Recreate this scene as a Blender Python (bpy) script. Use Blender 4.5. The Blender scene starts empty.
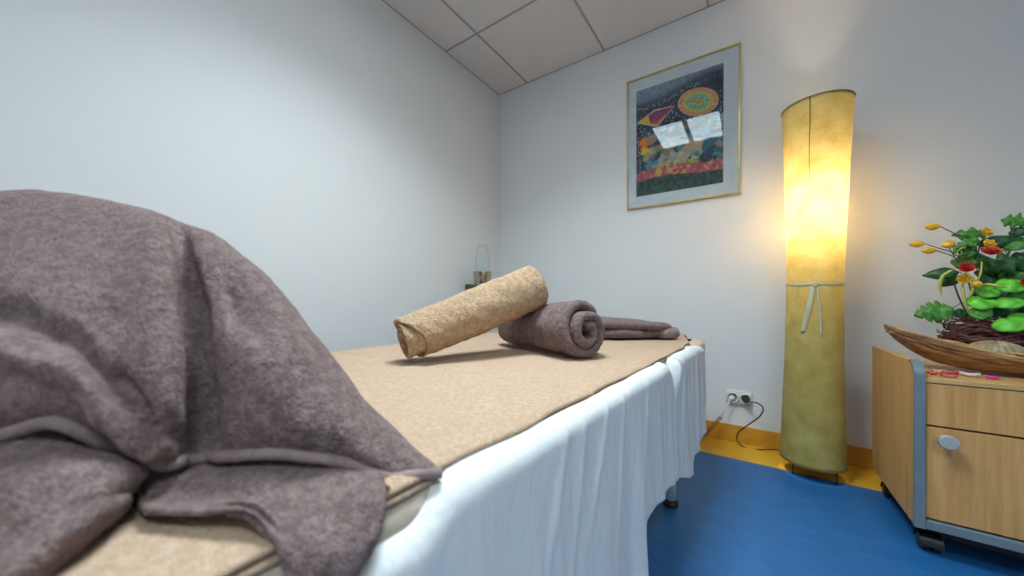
import bpy, math, random
from mathutils import Vector, noise, Matrix
PI = math.pi
scene = bpy.context.scene
C = scene.collection

# ------------------------------------------------------------ camera, world, light, exposure
CAM_H = 0.78                     # height of the lens above the floor
F = 343.0                        # focal length in pixels of a 1024 px wide frame
CA, SA = 0.8225, 0.5688          # camera heading, 34.66 degrees left of the room's +Y
cam_d = bpy.data.cameras.new('camera')
cam_d.sensor_width = 36.0
cam_d.lens = F / 1024 * 36.0
cam_d.shift_y = 10.0 / 1024
cam_d.clip_start = 0.02
cam_d.dof.use_dof = True
cam_d.dof.focus_distance = 1.12
cam_d.dof.aperture_fstop = 2.8
cam = bpy.data.objects.new('camera', cam_d)
C.objects.link(cam)
cam.location = (0, 0, CAM_H)
cam.rotation_euler = (PI / 2, 0, math.atan2(SA, CA))
scene.camera = cam
w = bpy.data.worlds.new('world'); scene.world = w; w.use_nodes = True
w.node_tree.nodes['Background'].inputs[0].default_value = (0.6, 0.75, 1, 1)
w.node_tree.nodes['Background'].inputs[1].default_value = 0.3
scene.view_settings.view_transform = 'Standard'
scene.view_settings.look = 'None'
scene.view_settings.exposure = 0.10
scene.view_settings.gamma = 1.0
scene.view_settings.use_curve_mapping = False
LUM_EMIT = 9.5                   # radiance of the luminaire's diffusers
LUM_SPOT = 10.5                  # power of each downlight behind its louvre
LUM_COL = (0.77, 0.925, 1.0)
LAMP_W = 46.0                    # the floor lamp's bulb
COOL_FILL_W = 14.0                   # cool fill added behind the camera, in front of a guessed window
def area(name, loc, rot, sx, sy, power, col, spread=None):
    d = bpy.data.lights.new(name, 'AREA'); d.shape = 'RECTANGLE'; d.size = sx; d.size_y = sy
    d.energy = power; d.color = col
    if spread: d.spread = spread
    o = bpy.data.objects.new(name, d); C.objects.link(o); o.location = loc; o.rotation_euler = rot
    return o
for lx, ly, kk in ((-0.635, 0.67, 1), (-0.345, 0.67, 1), (0.565, -0.475, 0.55), (0.855, -0.475, 0.55)):  # last pair belongs to the added fill luminaire out of view
    area('luminaire_light', (lx, ly, 2.395), (0, 0, 0), 0.25, 0.54, LUM_SPOT * kk, LUM_COL, math.radians(128))
area('cool_fill_light', (-0.9, -1.46, 1.55), (PI / 2, 0, PI), 1.0, 1.0, COOL_FILL_W, (0.62, 0.82, 1.0))  # area lamp inside the room, added as cool fill
random.seed(7)

# ------------------------------------------------------------ coordinates
def cw(x, Z, z):
    """right / depth / height relative to the lens -> room coordinates"""
    return Vector((CA * x - SA * Z, SA * x + CA * Z, CAM_H + z))
def pz(px, py, Z):
    return cw((px - 512) / F * Z, Z, (298 - py) / F * Z)
def at(px, py, Y):
    """the point seen at (px, py) whose room Y is given"""
    t = (px - 512) / F
    return pz(px, py, Y / (SA * t + CA))

# ------------------------------------------------------------ materials
M = {}
def nm(name):
    m = bpy.data.materials.new(name); m.use_nodes = True
    M[name] = m
    return m, m.node_tree, m.node_tree.nodes['Principled BSDF']
def ramp(nt, fac, c0, c1, p0=0.3, p1=0.7):
    r = nt.nodes.new('ShaderNodeValToRGB')
    r.color_ramp.elements[0].position = p0; r.color_ramp.elements[0].color = (*c0, 1)
    r.color_ramp.elements[1].position = p1; r.color_ramp.elements[1].color = (*c1, 1)
    nt.links.new(fac, r.inputs[0])
    return r.outputs[0]
def tex(nt, scale, detail=3, rough=0.55, stretch=(1, 1, 1), kind='Noise', coord='Object'):
    tc = nt.nodes.new('ShaderNodeTexCoord'); mp = nt.nodes.new('ShaderNodeMapping')
    mp.inputs['Scale'].default_value = stretch
    nt.links.new(tc.outputs[coord], mp.inputs[0])
    if kind == 'Noise':
        n = nt.nodes.new('ShaderNodeTexNoise'); n.inputs['Scale'].default_value = scale
        n.inputs['Detail'].default_value = detail; n.inputs['Roughness'].default_value = rough
        nt.links.new(mp.outputs[0], n.inputs['Vector']); return n.outputs['Fac']
    v = nt.nodes.new('ShaderNodeTexVoronoi'); v.inputs['Scale'].default_value = scale
    nt.links.new(mp.outputs[0], v.inputs['Vector']); return v.outputs['Distance']
def bump(nt, b, h, dist, strength=1.0, prev=None):
    n = nt.nodes.new('ShaderNodeBump'); n.inputs['Distance'].default_value = dist; n.inputs['Strength'].default_value = strength
    nt.links.new(h, n.inputs['Height'])
    if prev: nt.links.new(prev, n.inputs['Normal'])
    if b: nt.links.new(n.outputs[0], b.inputs['Normal'])
    return n.outputs[0]
def plain(name, col, rough=0.5, metal=0.0, c2=None, scale=20, bmp=0, bscale=100, spec=0.5):
    m, nt, b = nm(name)
    b.inputs['Base Color'].default_value = (*col, 1)
    b.inputs['Roughness'].default_value = rough; b.inputs['Metallic'].default_value = metal
    b.inputs['Specular IOR Level'].default_value = spec
    c2 = c2 or tuple(c * 0.88 for c in col)
    nt.links.new(ramp(nt, tex(nt, scale), c2, col), b.inputs['Base Color'])
    if bmp: bump(nt, b, tex(nt, bscale), bmp)
    return m
def terry(name, c0, c1, sheen=0.3, cs=90, loop=420, dist=0.004):
    m, nt, b = nm(name)
    b.inputs['Roughness'].default_value = 0.95; b.inputs['Specular IOR Level'].default_value = 0.1
    b.inputs['Sheen Weight'].default_value = sheen; b.inputs['Sheen Roughness'].default_value = 0.5
    b.inputs['Sheen Tint'].default_value = (*[min(1, c * 1.6) for c in c1], 1)
    a = tex(nt, cs, 5, 0.7); v = tex(nt, loop, kind='Voronoi')
    mx = nt.nodes.new('ShaderNodeMath'); mx.operation = 'MULTIPLY_ADD'; mx.inputs[1].default_value = -0.35
    nt.links.new(v, mx.inputs[0]); nt.links.new(a, mx.inputs[2])
    nt.links.new(ramp(nt, mx.outputs[0], c0, c1, 0.22, 0.5), b.inputs['Base Color'])
    p = bump(nt, None, tex(nt, loop * 0.35, 4, 0.7), dist)
    bump(nt, b, v, dist * 0.5, 0.7, p)
    return m
terry('taupe_terry', (0.15, 0.102, 0.095), (0.285, 0.205, 0.195), 0.35)
terry('taupe_hem', (0.23, 0.165, 0.16), (0.34, 0.255, 0.25), 0.3, 30, 700, 0.0012)
terry('tan_terry', (0.42, 0.275, 0.16), (0.63, 0.44, 0.285), 0.2, 90, 280, 0.006)
terry('tan_hem', (0.50, 0.33, 0.20), (0.62, 0.43, 0.28), 0.2, 40, 600, 0.001)
terry('beige_terry', (0.47, 0.32, 0.215), (0.59, 0.42, 0.30), 0.15, 120, 380, 0.003)
terry('beige_hem', (0.28, 0.20, 0.14), (0.42, 0.31, 0.22), 0.2, 60, 500, 0.001)
m, nt, b = nm('sheet_cotton')
b.inputs['Roughness'].default_value = 0.9; b.inputs['Specular IOR Level'].default_value = 0.15
b.inputs['Base Color'].default_value = (0.72, 0.725, 0.72, 1)
bump(nt, b, tex(nt, 14, 4, 0.6, (1, 1, 0.35)), 0.012, 0.8)
plain('wall_paint', (0.80, 0.79, 0.775), 0.55, c2=(0.785, 0.775, 0.76), scale=2, bmp=0.0002, bscale=180, spec=0.3)
plain('ceiling_tile', (0.80, 0.735, 0.68), 0.9, c2=(0.77, 0.70, 0.65), scale=8, bmp=0.001, bscale=250, spec=0.1)
plain('ceiling_runner', (0.42, 0.38, 0.35), 0.5)
plain('yellow_skirting', (0.72, 0.33, 0.025), 0.45, c2=(0.60, 0.26, 0.018), scale=14)
plain('yellow_linoleum', (0.80, 0.43, 0.03), 0.4, c2=(0.70, 0.35, 0.02), scale=10)
m, nt, b = nm('blue_linoleum')
b.inputs['Roughness'].default_value = 0.42
f1 = tex(nt, 9, 8, 0.75, (0.7, 2.4, 1))
nt.links.new(ramp(nt, f1, (0.012, 0.095, 0.265), (0.020, 0.155, 0.41), 0.3, 0.72), b.inputs['Base Color'])
bump(nt, b, tex(nt, 60, 4), 0.0008)
def wood(name, c0, c1, axis, rough=0.42):
    m, nt, b = nm(name)
    st = {'z': (1, 1, 0.06), 'x': (0.06, 1, 1)}[axis]
    b.inputs['Roughness'].default_value = rough
    a = tex(nt, 55, 6, 0.65, st); a2 = tex(nt, 6, 2, 0.5, st)
    mx = nt.nodes.new('ShaderNodeMath'); mx.operation = 'MULTIPLY_ADD'; mx.inputs[1].default_value = 0.8
    nt.links.new(a2, mx.inputs[0]); nt.links.new(a, mx.inputs[2])
    nt.links.new(ramp(nt, mx.outputs[0], c0, c1, 0.65, 1.15), b.inputs['Base Color'])
    bump(nt, b, a, 0.0006)
    return m
wood('beech_laminate', (0.50, 0.225, 0.06), (0.68, 0.365, 0.12), 'z')
wood('beech_top', (0.46, 0.235, 0.075), (0.64, 0.38, 0.15), 'x')
wood('boat_wood', (0.075, 0.026, 0.009), (0.36, 0.155, 0.045), 'x', 0.38)
wood('boat_wood_pale', (0.30, 0.15, 0.045), (0.62, 0.38, 0.14), 'x', 0.4)
plain('grey_edging', (0.18, 0.225, 0.245), 0.35, spec=0.5)
plain('brushed_metal', (0.55, 0.53, 0.48), 0.45, 0.35)
plain('black_rubber', (0.02, 0.016, 0.018), 0.4)
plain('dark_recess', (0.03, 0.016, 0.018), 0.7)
plain('white_enamel', (0.82, 0.80, 0.76), 0.3)
plain('cream_vinyl', (0.60, 0.49, 0.36), 0.42, c2=(0.54, 0.43, 0.31))
plain('taupe_cover', (0.44, 0.37, 0.29), 0.8, bmp=0.002, bscale=60)
plain('white_plastic', (0.80, 0.79, 0.72), 0.35)
plain('black_cable', (0.035, 0.022, 0.015), 0.45)
plain('shaded_coil', (0.33, 0.18, 0.07), 0.4)  # pale cable in shadow, its shade painted in as brown
plain('brass_frame', (0.72, 0.55, 0.22), 0.28, 0.75, c2=(0.6, 0.44, 0.16))
plain('mat_board', (0.60, 0.66, 0.68), 0.8)
plain('steel', (0.56, 0.50, 0.42), 0.2, 1.0, c2=(0.4, 0.34, 0.27), scale=60)
plain('dark_bracket', (0.13, 0.10, 0.07), 0.4, 0.4)
plain('lamp_wire', (0.04, 0.03, 0.02), 0.4, 0.6)
plain('rim_brown', (0.24, 0.13, 0.03), 0.7)
plain('ribbon', (0.64, 0.59, 0.34), 0.5)
plain('bed_timber', (0.45, 0.28, 0.13), 0.5)
# parchment of the lamp shade: lets light through
m, nt, b = nm('parchment')
b.inputs['Roughness'].default_value = 0.55
colr = ramp(nt, tex(nt, 11, 6, 0.7), (0.42, 0.34, 0.07), (0.60, 0.53, 0.20), 0.35, 0.68)
nt.links.new(colr, b.inputs['Base Color'])
tr = nt.nodes.new('ShaderNodeBsdfTranslucent'); mix = nt.nodes.new('ShaderNodeMixShader'); mix.inputs[0].default_value = 0.38
colt = ramp(nt, tex(nt, 11, 6, 0.7), (0.84, 0.72, 0.42), (0.97, 0.91, 0.70), 0.35, 0.68)
nt.links.new(colt, tr.inputs[0])
nt.links.new(b.outputs[0], mix.inputs[1]); nt.links.new(tr.outputs[0], mix.inputs[2])
nt.links.new(mix.outputs[0], nt.nodes['Material Output'].inputs[0])
def emit(name, col, s):
    m, nt, b = nm(name)
    b.inputs['Base Color'].default_value = (*col, 1)
    b.inputs['Emission Color'].default_value = (*col, 1); b.inputs['Emission Strength'].default_value = s
    return m
emit('diffuser', LUM_COL, LUM_EMIT)
emit('bulb_glass', (1.0, 0.80, 0.52), 60)
def glassy(name, col, rough, ior=1.45, tint=0.9):
    """thin clear pane: mostly see-through, mirror-like by Fresnel"""
    m, nt, b = nm(name)
    g = nt.nodes.new('ShaderNodeBsdfGlossy'); g.inputs['Roughness'].default_value = rough
    t = nt.nodes.new('ShaderNodeBsdfTransparent'); t.inputs[0].default_value = (*col, 1)
    lw = nt.nodes.new('ShaderNodeLayerWeight'); lw.inputs[0].default_value = 0.5
    p5 = nt.nodes.new('ShaderNodeMath'); p5.operation = 'POWER'; p5.inputs[1].default_value = 4.0
    nt.links.new(lw.outputs['Facing'], p5.inputs[0])
    fr = nt.nodes.new('ShaderNodeMath'); fr.operation = 'MULTIPLY_ADD'; fr.inputs[1].default_value = 0.8; fr.inputs[2].default_value = ((ior - 1) / (ior + 1)) ** 2
    nt.links.new(p5.outputs[0], fr.inputs[0])
    mx = nt.nodes.new('ShaderNodeMixShader')
    nt.links.new(fr.outputs[0], mx.inputs[0]); nt.links.new(t.outputs[0], mx.inputs[1]); nt.links.new(g.outputs[0], mx.inputs[2])
    nt.links.new(mx.outputs[0], nt.nodes['Material Output'].inputs[0])
glassy('picture_glass', (1, 1, 1), 0.02, 1.62)
glassy('pale_glass', (0.975, 0.99, 0.988), 0.08, 1.1)
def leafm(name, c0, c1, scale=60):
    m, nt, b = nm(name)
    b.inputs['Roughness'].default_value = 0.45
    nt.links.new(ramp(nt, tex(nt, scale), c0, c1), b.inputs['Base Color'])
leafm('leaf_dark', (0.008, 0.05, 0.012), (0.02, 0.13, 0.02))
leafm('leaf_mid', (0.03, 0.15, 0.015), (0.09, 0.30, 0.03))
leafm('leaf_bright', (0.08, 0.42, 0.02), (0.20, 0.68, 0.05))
leafm('blade_yellow', (0.45, 0.42, 0.05), (0.62, 0.60, 0.16))
leafm('petal_yellow', (0.80, 0.36, 0.01), (0.92, 0.58, 0.03), 90)
leafm('petal_red', (0.42, 0.01, 0.006), (0.75, 0.06, 0.02), 120)
leafm('flower_eye', (0.03, 0.004, 0.006), (0.10, 0.01, 0.02), 120)
leafm('stem_brown', (0.07, 0.04, 0.015), (0.16, 0.11, 0.03))
leafm('vine', (0.06, 0.014, 0.016), (0.27, 0.08, 0.06), 70)
leafm('dry_red', (0.38, 0.03, 0.02), (0.62, 0.16, 0.07), 100)
leafm('dry_pink', (0.52, 0.05, 0.09), (0.75, 0.20, 0.22), 100)
leafm('dry_magenta', (0.62, 0.01, 0.20), (0.82, 0.04, 0.36), 100)
leafm('dry_cream', (0.62, 0.35, 0.26), (0.78, 0.56, 0.46), 100)
leafm('shell', (0.25, 0.17, 0.08), (0.46, 0.35, 0.20), 60)

# ------------------------------------------------------------ mesh helpers
def link_mesh(name, verts, faces, mat, parent=None, smooth=True, mats=None, fmat=None):
    me = bpy.data.meshes.new(name)
    me.from_pydata([tuple(v) for v in verts], [], faces)
    me.update()
    o = bpy.data.objects.new(name, me); C.objects.link(o)
    for k in (mats or [mat]): me.materials.append(M[k])
    if fmat: me.polygons.foreach_set('material_index', fmat)
    me.polygons.foreach_set('use_smooth', [smooth] * len(faces))
    if parent: o.parent = parent
    return o
class MB:
    def __init__(s): s.v = []; s.f = []
    def add(s, verts, faces):
        n = len(s.v); s.v += [Vector(v) for v in verts]; s.f += [tuple(i + n for i in f) for f in faces]; return s
    def box(s, x0, x1, y0, y1, z0, z1, r=0.0):
        if r <= 0:
            v = [(x, y, z) for x in (x0, x1) for y in (y0, y1) for z in (z0, z1)]
            return s.add(v, [(0, 1, 3, 2), (4, 6, 7, 5), (0, 4, 5, 1), (2, 3, 7, 6), (0, 2, 6, 4), (1, 5, 7, 3)])
        import bmesh
        bm = bmesh.new(); bmesh.ops.create_cube(bm, size=1)
        for q in bm.verts:
            q.co = Vector(((x0 + x1) / 2 + q.co.x * (x1 - x0), (y0 + y1) / 2 + q.co.y * (y1 - y0), (z0 + z1) / 2 + q.co.z * (z1 - z0)))
        bmesh.ops.bevel(bm, geom=bm.edges[:], offset=r, segments=2, affect='EDGES', profile=0.5)
        bm.verts.index_update()
        s.add([q.co.copy() for q in bm.verts], [tuple(q.index for q in f.verts) for f in bm.faces]); bm.free(); return s
    def tube(s, pts, r, n=8, cap=True, closed=False):
        pts = [Vector(p) for p in pts]; N = len(pts)
        rr = r if isinstance(r, (list, tuple)) else [r] * N
        v = []; prev = None
        for i, p in enumerate(pts):
            t = (pts[min(i + 1, N - 1)] - pts[max(i - 1, 0)]).normalized()
            if prev is None:
                a = Vector((0, 0, 1)) if abs(t.z) < 0.9 else Vector((1, 0, 0))
                u = t.cross(a).normalized()
            else:
                u = (prev - t * prev.dot(t)).normalized()
            prev = u; q = t.cross(u)
            for k in range(n):
                an = 2 * PI * k / n
                v.append(p + (u * math.cos(an) + q * math.sin(an)) * rr[i])
        f = [(i * n + k, i * n + (k + 1) % n, (i + 1) * n + (k + 1) % n, (i + 1) * n + k) for i in range(N - 1) for k in range(n)]
        if cap:
            f.append(tuple(range(n))[::-1]); f.append(tuple((N - 1) * n + k for k in range(n)))
        return s.add(v, f)
    def lathe(s, prof, c=(0, 0, 0), n=32, axis=None):
        """prof: (radius, height) pairs"""
        c = Vector(c); v = []
        R = Matrix.Identity(3) if axis is None else Vector((0, 0, 1)).rotation_difference(Vector(axis)).to_matrix()
        for r, z in prof:
            for k in range(n):
                a = 2 * PI * k / n
                v.append(c + R @ Vector((r * math.cos(a), r * math.sin(a), z)))
        f = [(i * n + k, i * n + (k + 1) % n, (i + 1) * n + (k + 1) % n, (i + 1) * n + k) for i in range(len(prof) - 1) for k in range(n)]
        return s.add(v, f)
    def grid(s, fn, nu, nv, wrap_u=False):
        v = [fn(i / nu if wrap_u else i / (nu - 1), j / (nv - 1)) for i in range(nu) for j in range(nv)]
        m = nu if wrap_u else nu - 1
        return s.add(v, [(i * nv + j, ((i + 1) % nu) * nv + j, ((i + 1) % nu) * nv + j + 1, i * nv + j + 1) for i in range(m) for j in range(nv - 1)])
    def build(s, name, mat, parent=None, smooth=True, local=True, **k):
        inv = parent.matrix_basis.inverted() if (parent and local) else None
        if parent and local and parent.parent: inv = inv @ parent.parent.matrix_basis.inverted()
        vs = [inv @ v for v in s.v] if inv else s.v
        return link_mesh(name, vs, s.f, mat, parent, smooth, **k)
def tag(o, label, cat, group=None, kind=None):
    o['label'] = label; o['category'] = cat
    if group: o['group'] = group
    if kind: o['kind'] = kind
    return o
def struct(o): o['kind'] = 'structure'; return o
def empty(name, loc, rz=0):
    o = bpy.data.objects.new(name, None); C.objects.link(o)
    o.matrix_basis = Matrix.Translation(Vector(loc)) @ Matrix.Rotation(rz, 4, 'Z')
    o.empty_display_size = 0.05
    return o
def solid(o, t, offset=-1, smooth=True):
    m = o.modifiers.new('thickness', 'SOLIDIFY'); m.thickness = t; m.offset = offset
    return o
def cr(p, t):
    """Catmull-Rom through list p, t in 0..1"""
    n = len(p) - 1; x = min(max(t, 0), 1) * n; i = min(int(x), n - 1); u = x - i
    a = p[max(i - 1, 0)]; b_ = p[i]; c = p[i + 1]; d = p[min(i + 2, n)]
    return 0.5 * ((2 * b_) + (c - a) * u + (2 * a - 5 * b_ + 4 * c - d) * u * u + (3 * b_ - a - 3 * c + d) * u ** 3)
def pw(x, pts):
    if x <= pts[0][0]: return pts[0][1]
    for (a, fa), (b_, fb) in zip(pts, pts[1:]):
        if x <= b_:
            t = (x - a) / (b_ - a); t = t * t * (3 - 2 * t); return fa + (fb - fa) * t
    return pts[-1][1]
def ns(v, s, seed=0.0): return noise.noise(Vector(v) * s + Vector((seed, seed * 1.7, seed * 0.3)))
def displaced(nu, nv, base, disp):
    """grid of base(u,v) pushed along its normals by disp(u,v,p)"""
    P = [[base(i / (nu - 1), j / (nv - 1)) for j in range(nv)] for i in range(nu)]
    v = []
    for i in range(nu):
        for j in range(nv):
            du = P[min(i + 1, nu - 1)][j] - P[max(i - 1, 0)][j]; dv = P[i][min(j + 1, nv - 1)] - P[i][max(j - 1, 0)]
            n = du.cross(dv); n = n.normalized() if n.length > 1e-12 else Vector((0, 0, 1))
            v.append(P[i][j] + n * disp(i / (nu - 1), j / (nv - 1), P[i][j]))
    f = [(i * nv + j, (i + 1) * nv + j, (i + 1) * nv + j + 1, i * nv + j + 1) for i in range(nu - 1) for j in range(nv - 1)]
    return v, f

# ------------------------------------------------------------ the room
XL, XR, YB, YF, ZC = -1.662, 1.75, 2.219, -1.5, 2.42
BY = 1.982                                            # where the blue floor meets the yellow border
struct(MB().box(XL, XR, YF, BY, -0.1, 0).build('floor', 'blue_linoleum', smooth=False))
struct(MB().box(XL, XR, BY, YB, -0.1, 0).build('floor', 'yellow_linoleum', smooth=False)).name = 'floor_border'
struct(MB().box(XL - 0.1, XL, YF - 0.1, YB + 0.1, -0.1, ZC + 0.1).build('wall_left', 'wall_paint', smooth=False))
struct(MB().box(XL, XR, YB, YB + 0.1, -0.1, ZC + 0.1).build('wall_back', 'wall_paint', smooth=False))
struct(MB().box(XR, XR + 0.1, YF - 0.1, YB + 0.1, -0.1, ZC + 0.1).build('wall_right', 'wall_paint', smooth=False))
# wall behind the camera, with an unseen window added to explain the cool fill
wx0, wx1, wz0, wz1 = -1.4, -0.4, 1.05, 2.05
wf = MB()
wf.box(XL, wx0, YF - 0.1, YF, -0.1, ZC + 0.1).box(wx1, XR, YF - 0.1, YF, -0.1, ZC + 0.1)
wf.box(wx0, wx1, YF - 0.1, YF, -0.1, wz0).box(wx0, wx1, YF - 0.1, YF, wz1, ZC + 0.1)
struct(wf.build('wall_front', 'wall_paint', smooth=False))
wn = MB()
for a in ((wx0, wx1, wz0, wz0 + .05), (wx0, wx1, wz1 - .05, wz1), (wx0, wx0 + .05, wz0, wz1), (wx1 - .05, wx1, wz0, wz1), (-.925, -.875, wz0, wz1)):
    wn.box(a[0], a[1], YF - 0.08, YF - 0.02, a[2], a[3])
wo = struct(wn.build('added_window_1', 'white_enamel', smooth=False))
MB().box(wx0 + .04, wx1 - .04, YF - 0.055, YF - 0.05, wz0 + .04, wz1 - .04).build('pane', 'pale_glass', wo, smooth=False)
struct(MB().box(XL, XR, YF, YB, ZC, ZC + 0.1).build('ceiling', 'ceiling_tile', smooth=False))
# grid of runners between the 60 cm ceiling tiles
gr = MB()
tx = [-1.39 + 0.6 * k for k in range(6)]; ty = [YB - 0.594 - 0.6 * k for k in range(6)]
for x in tx: gr.box(x - 0.006, x + 0.006, YF, YB, ZC - 0.0025, ZC + 0.01)
for y in ty: gr.box(XL, XR, y - 0.006, y + 0.006, ZC - 0.0025, ZC + 0.01)
gr.box(XL, XL + 0.006, YF, YB, ZC - 0.003, ZC + 0.01).box(XL, XR, YB - 0.006, YB, ZC - 0.003, ZC + 0.01)
struct(gr.build('trim_1', 'ceiling_runner', smooth=False))
# skirting
struct(MB().box(XL + 0.008, XR, YB - 0.008, YB, 0, 0.092, 0.002).build('baseboard_back', 'yellow_skirting', smooth=False))
struct(MB().box(XL, XL + 0.008, YF, YB, 0, 0.092, 0.002).build('baseboard_left', 'yellow_skirting', smooth=False))

# recessed luminaire in one ceiling tile, two glowing strips side by side
def luminaire(cx, cy, label):
    lum = empty('ceiling_luminaire', (cx, cy, ZC))
    tag(lum, label, 'ceiling light')
    fr = MB()
    for a in ((-.295, -.275, -.295, .295), (.275, .295, -.295, .295), (-.275, .275, -.295, -.275), (-.275, .275, .275, .295), (-.02, .02, -.275, .275)):
        fr.box(cx + a[0], cx + a[1], cy + a[2], cy + a[3], ZC - 0.022, ZC - 0.001)
    fr.build('frame', 'white_enamel', lum, smooth=False)
    for a in ((-.274, -.021), (.021, .274)):
        MB().box(cx + a[0], cx + a[1], cy - .274, cy + .274, ZC - 0.012, ZC - 0.002).build('diffuser', 'diffuser', lum, smooth=False)
luminaire(-0.49, 0.67, 'square recessed ceiling light whose two white panels mirror in the picture glass')
luminaire(0.71, -0.475, 'added fill ceiling light, unseen, above the open floor away from the massage table')  # unseen luminaire added to brighten the hanging sheet

# ------------------------------------------------------------ massage table
BZ = CAM_H - 0.189                                    # top of the bedding
bang = math.atan(0.065)
def bp(l, v, z):
    """length along the right edge, distance outward from it, height"""
    k = 1 / math.sqrt(1 + 0.065 ** 2)
    return Vector((-0.2814 + k * (0.065 * l + v), k * (l - 0.065 * v), z))
LFAR, LNEAR, WID = 1.885, -0.27, 0.88
bed = empty('massage_table', bp(0.9, -WID / 2, 0), -bang)
tag(bed, 'padded massage table under a beige blanket and a hanging white sheet', 'massage table')
def rounded_outline(l0, l1, v0, v1, r, n=8, grow=0.0):
    pts = []
    for (cl, cv, a0) in ((l1 - r, v1 - r, 0), (l1 - r, v0 + r, 90), (l0 + r, v0 + r, 180), (l0 + r, v1 - r, 270)):
        for k in range(n + 1):
            a = math.radians(a0 + 90 * k / n)
            # angle 0 -> outward v, 90 -> toward far end
            pts.append((cl + (r + grow) * (math.cos(a) if a0 in () else math.sin(a + PI / 2 * 0)), cv + (r + grow) * math.cos(a)) if a0 == 0 else None)
    return pts
def outline(l0, l1, v0, v1, r, n=10, g=0.0):
    pts = []
    for cl, cv, a0 in ((l1 - r, v1 - r, 0), (l1 - r, v0 + r, 90), (l0 + r, v0 + r, 180), (l0 + r, v1 - r, 270)):
        for k in range(n + 1):
            a = math.radians(a0 + 90 * k / n)
            pts.append((cl + (r + g) * math.sin(a), cv + (r + g) * math.cos(a)))
    return pts
def slab(l0, l1, v0, v1, z0, z1, r, er, name, mat, parent):
    """rounded slab with soft edges er"""
    mb = MB(); rings = []
    prof = [(-er - .03, z0), (-er, z0)] + [(-er + er * math.sin(a), z0 + er - er * math.cos(a)) for a in (0.5, 1.0, PI / 2)] + \
           [(-er + er * math.sin(a), z1 - er + er * math.cos(a)) for a in (PI / 2, 1.1, 0.7, 0.3)] + [(-er, z1), (-er - .004, z1), (-er - .03, z1)]
    n = None; v = []
    for g, z in prof:
        ol = outline(l0, l1, v0, v1, r, 10, g); n = len(ol)
        v += [bp(l, vv, z) for l, vv in ol]
    f = [(i * n + k, i * n + (k + 1) % n, (i + 1) * n + (k + 1) % n, (i + 1) * n + k) for i in range(len(prof) - 1) for k in range(n)]
    f.append(tuple(range(n))); f.append(tuple((len(prof) - 1) * n + k for k in range(n))[::-1])
    mb.add(v, f)
    return mb.build(name, mat, parent)
slab(LNEAR, LFAR, -WID, 0.0, BZ - 0.075, BZ - 0.006, 0.10, 0.022, 'pad', 'cream_vinyl', bed)
slab(LNEAR + .04, LFAR - .04, -WID + .04, -0.04, BZ - 0.135, BZ - 0.076, 0.03, 0.004, 'frame', 'bed_timber', bed)
for l in (-0.02, 1.385 + 0.02):
    for v in (-0.055, -WID + 0.055):
        p = bp(l, v, 0)
        lg = MB().lathe([(0, 0.02), (0.021, 0.02), (0.021, BZ - 0.13), (0, BZ - 0.13)], p, 20).build('leg', 'white_enamel', bed)
        MB().lathe([(0, 0), (0.026, 0), (0.027, 0.008), (0.023, 0.024), (0, 0.024)], p, 20).build('foot', 'black_rubber', lg)

# fitted cover seen between blanket and sheet: a skin over the pad's shoulder on the open side
def cover(u, v):
    l = LNEAR + 0.01 + u * (1.46 - LNEAR)
    s = v * 0.125
    if s < 0.05: off, z = -0.05 + s, BZ + 0.000
    else:
        a = min((s - 0.05) / 0.03, 1) * PI / 2
        off = 0.022 * math.sin(a); z = BZ - 0.022 * (1 - math.cos(a)) - max(0, s - 0.08)
    off += 0.003 + 0.003 * math.sin(l * 31 + s * 20) * (s > 0.05) * min(1, (s - 0.05) * 20 if s > .05 else 0)
    return bp(l, off - 0.018, z)
cv_ = MB().grid(cover, 120, 24).build('fitted_cover', 'taupe_cover', bed)
solid(cv_, 0.002, 1)

# white sheet hanging over the open side and round the far corner
def path(s):
    """s metres along the rim from the near end: (l, v, outward l, outward v)"""
    r = 0.11; L1 = LFAR - r - LNEAR
    if s < L1: return LNEAR + s, 0.0, 0.0, 1.0
    a = (s - L1) / r
    if a < PI / 2: return LFAR - r + r * math.sin(a), -r + r * math.cos(a), math.sin(a), math.cos(a)
    return LFAR, -r - (s - L1 - r * PI / 2), 1.0, 0.0
SMAX = 1.60 - LNEAR
def hemz(l, s):
    z = pw(s + LNEAR, [(0, 0.03), (0.79, 0.045), (0.835, 0.262), (1.08, 0.250), (1.295, 0.190), (1.36, 0.23), (1.46, 0.25), (1.54, 0.27), (1.60, 0.36)])
    return z + 0.002 * math.sin(s * 17)
def topz(s):
    l = s + LNEAR
    return pw(l, [(-0.1, 0.034), (0.20, 0.026), (0.265, 0.0), (1.05, 0.0), (1.10, 0.030), (1.145, 0.0), (1.45, 0.0), (1.60, 0.012)])
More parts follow.
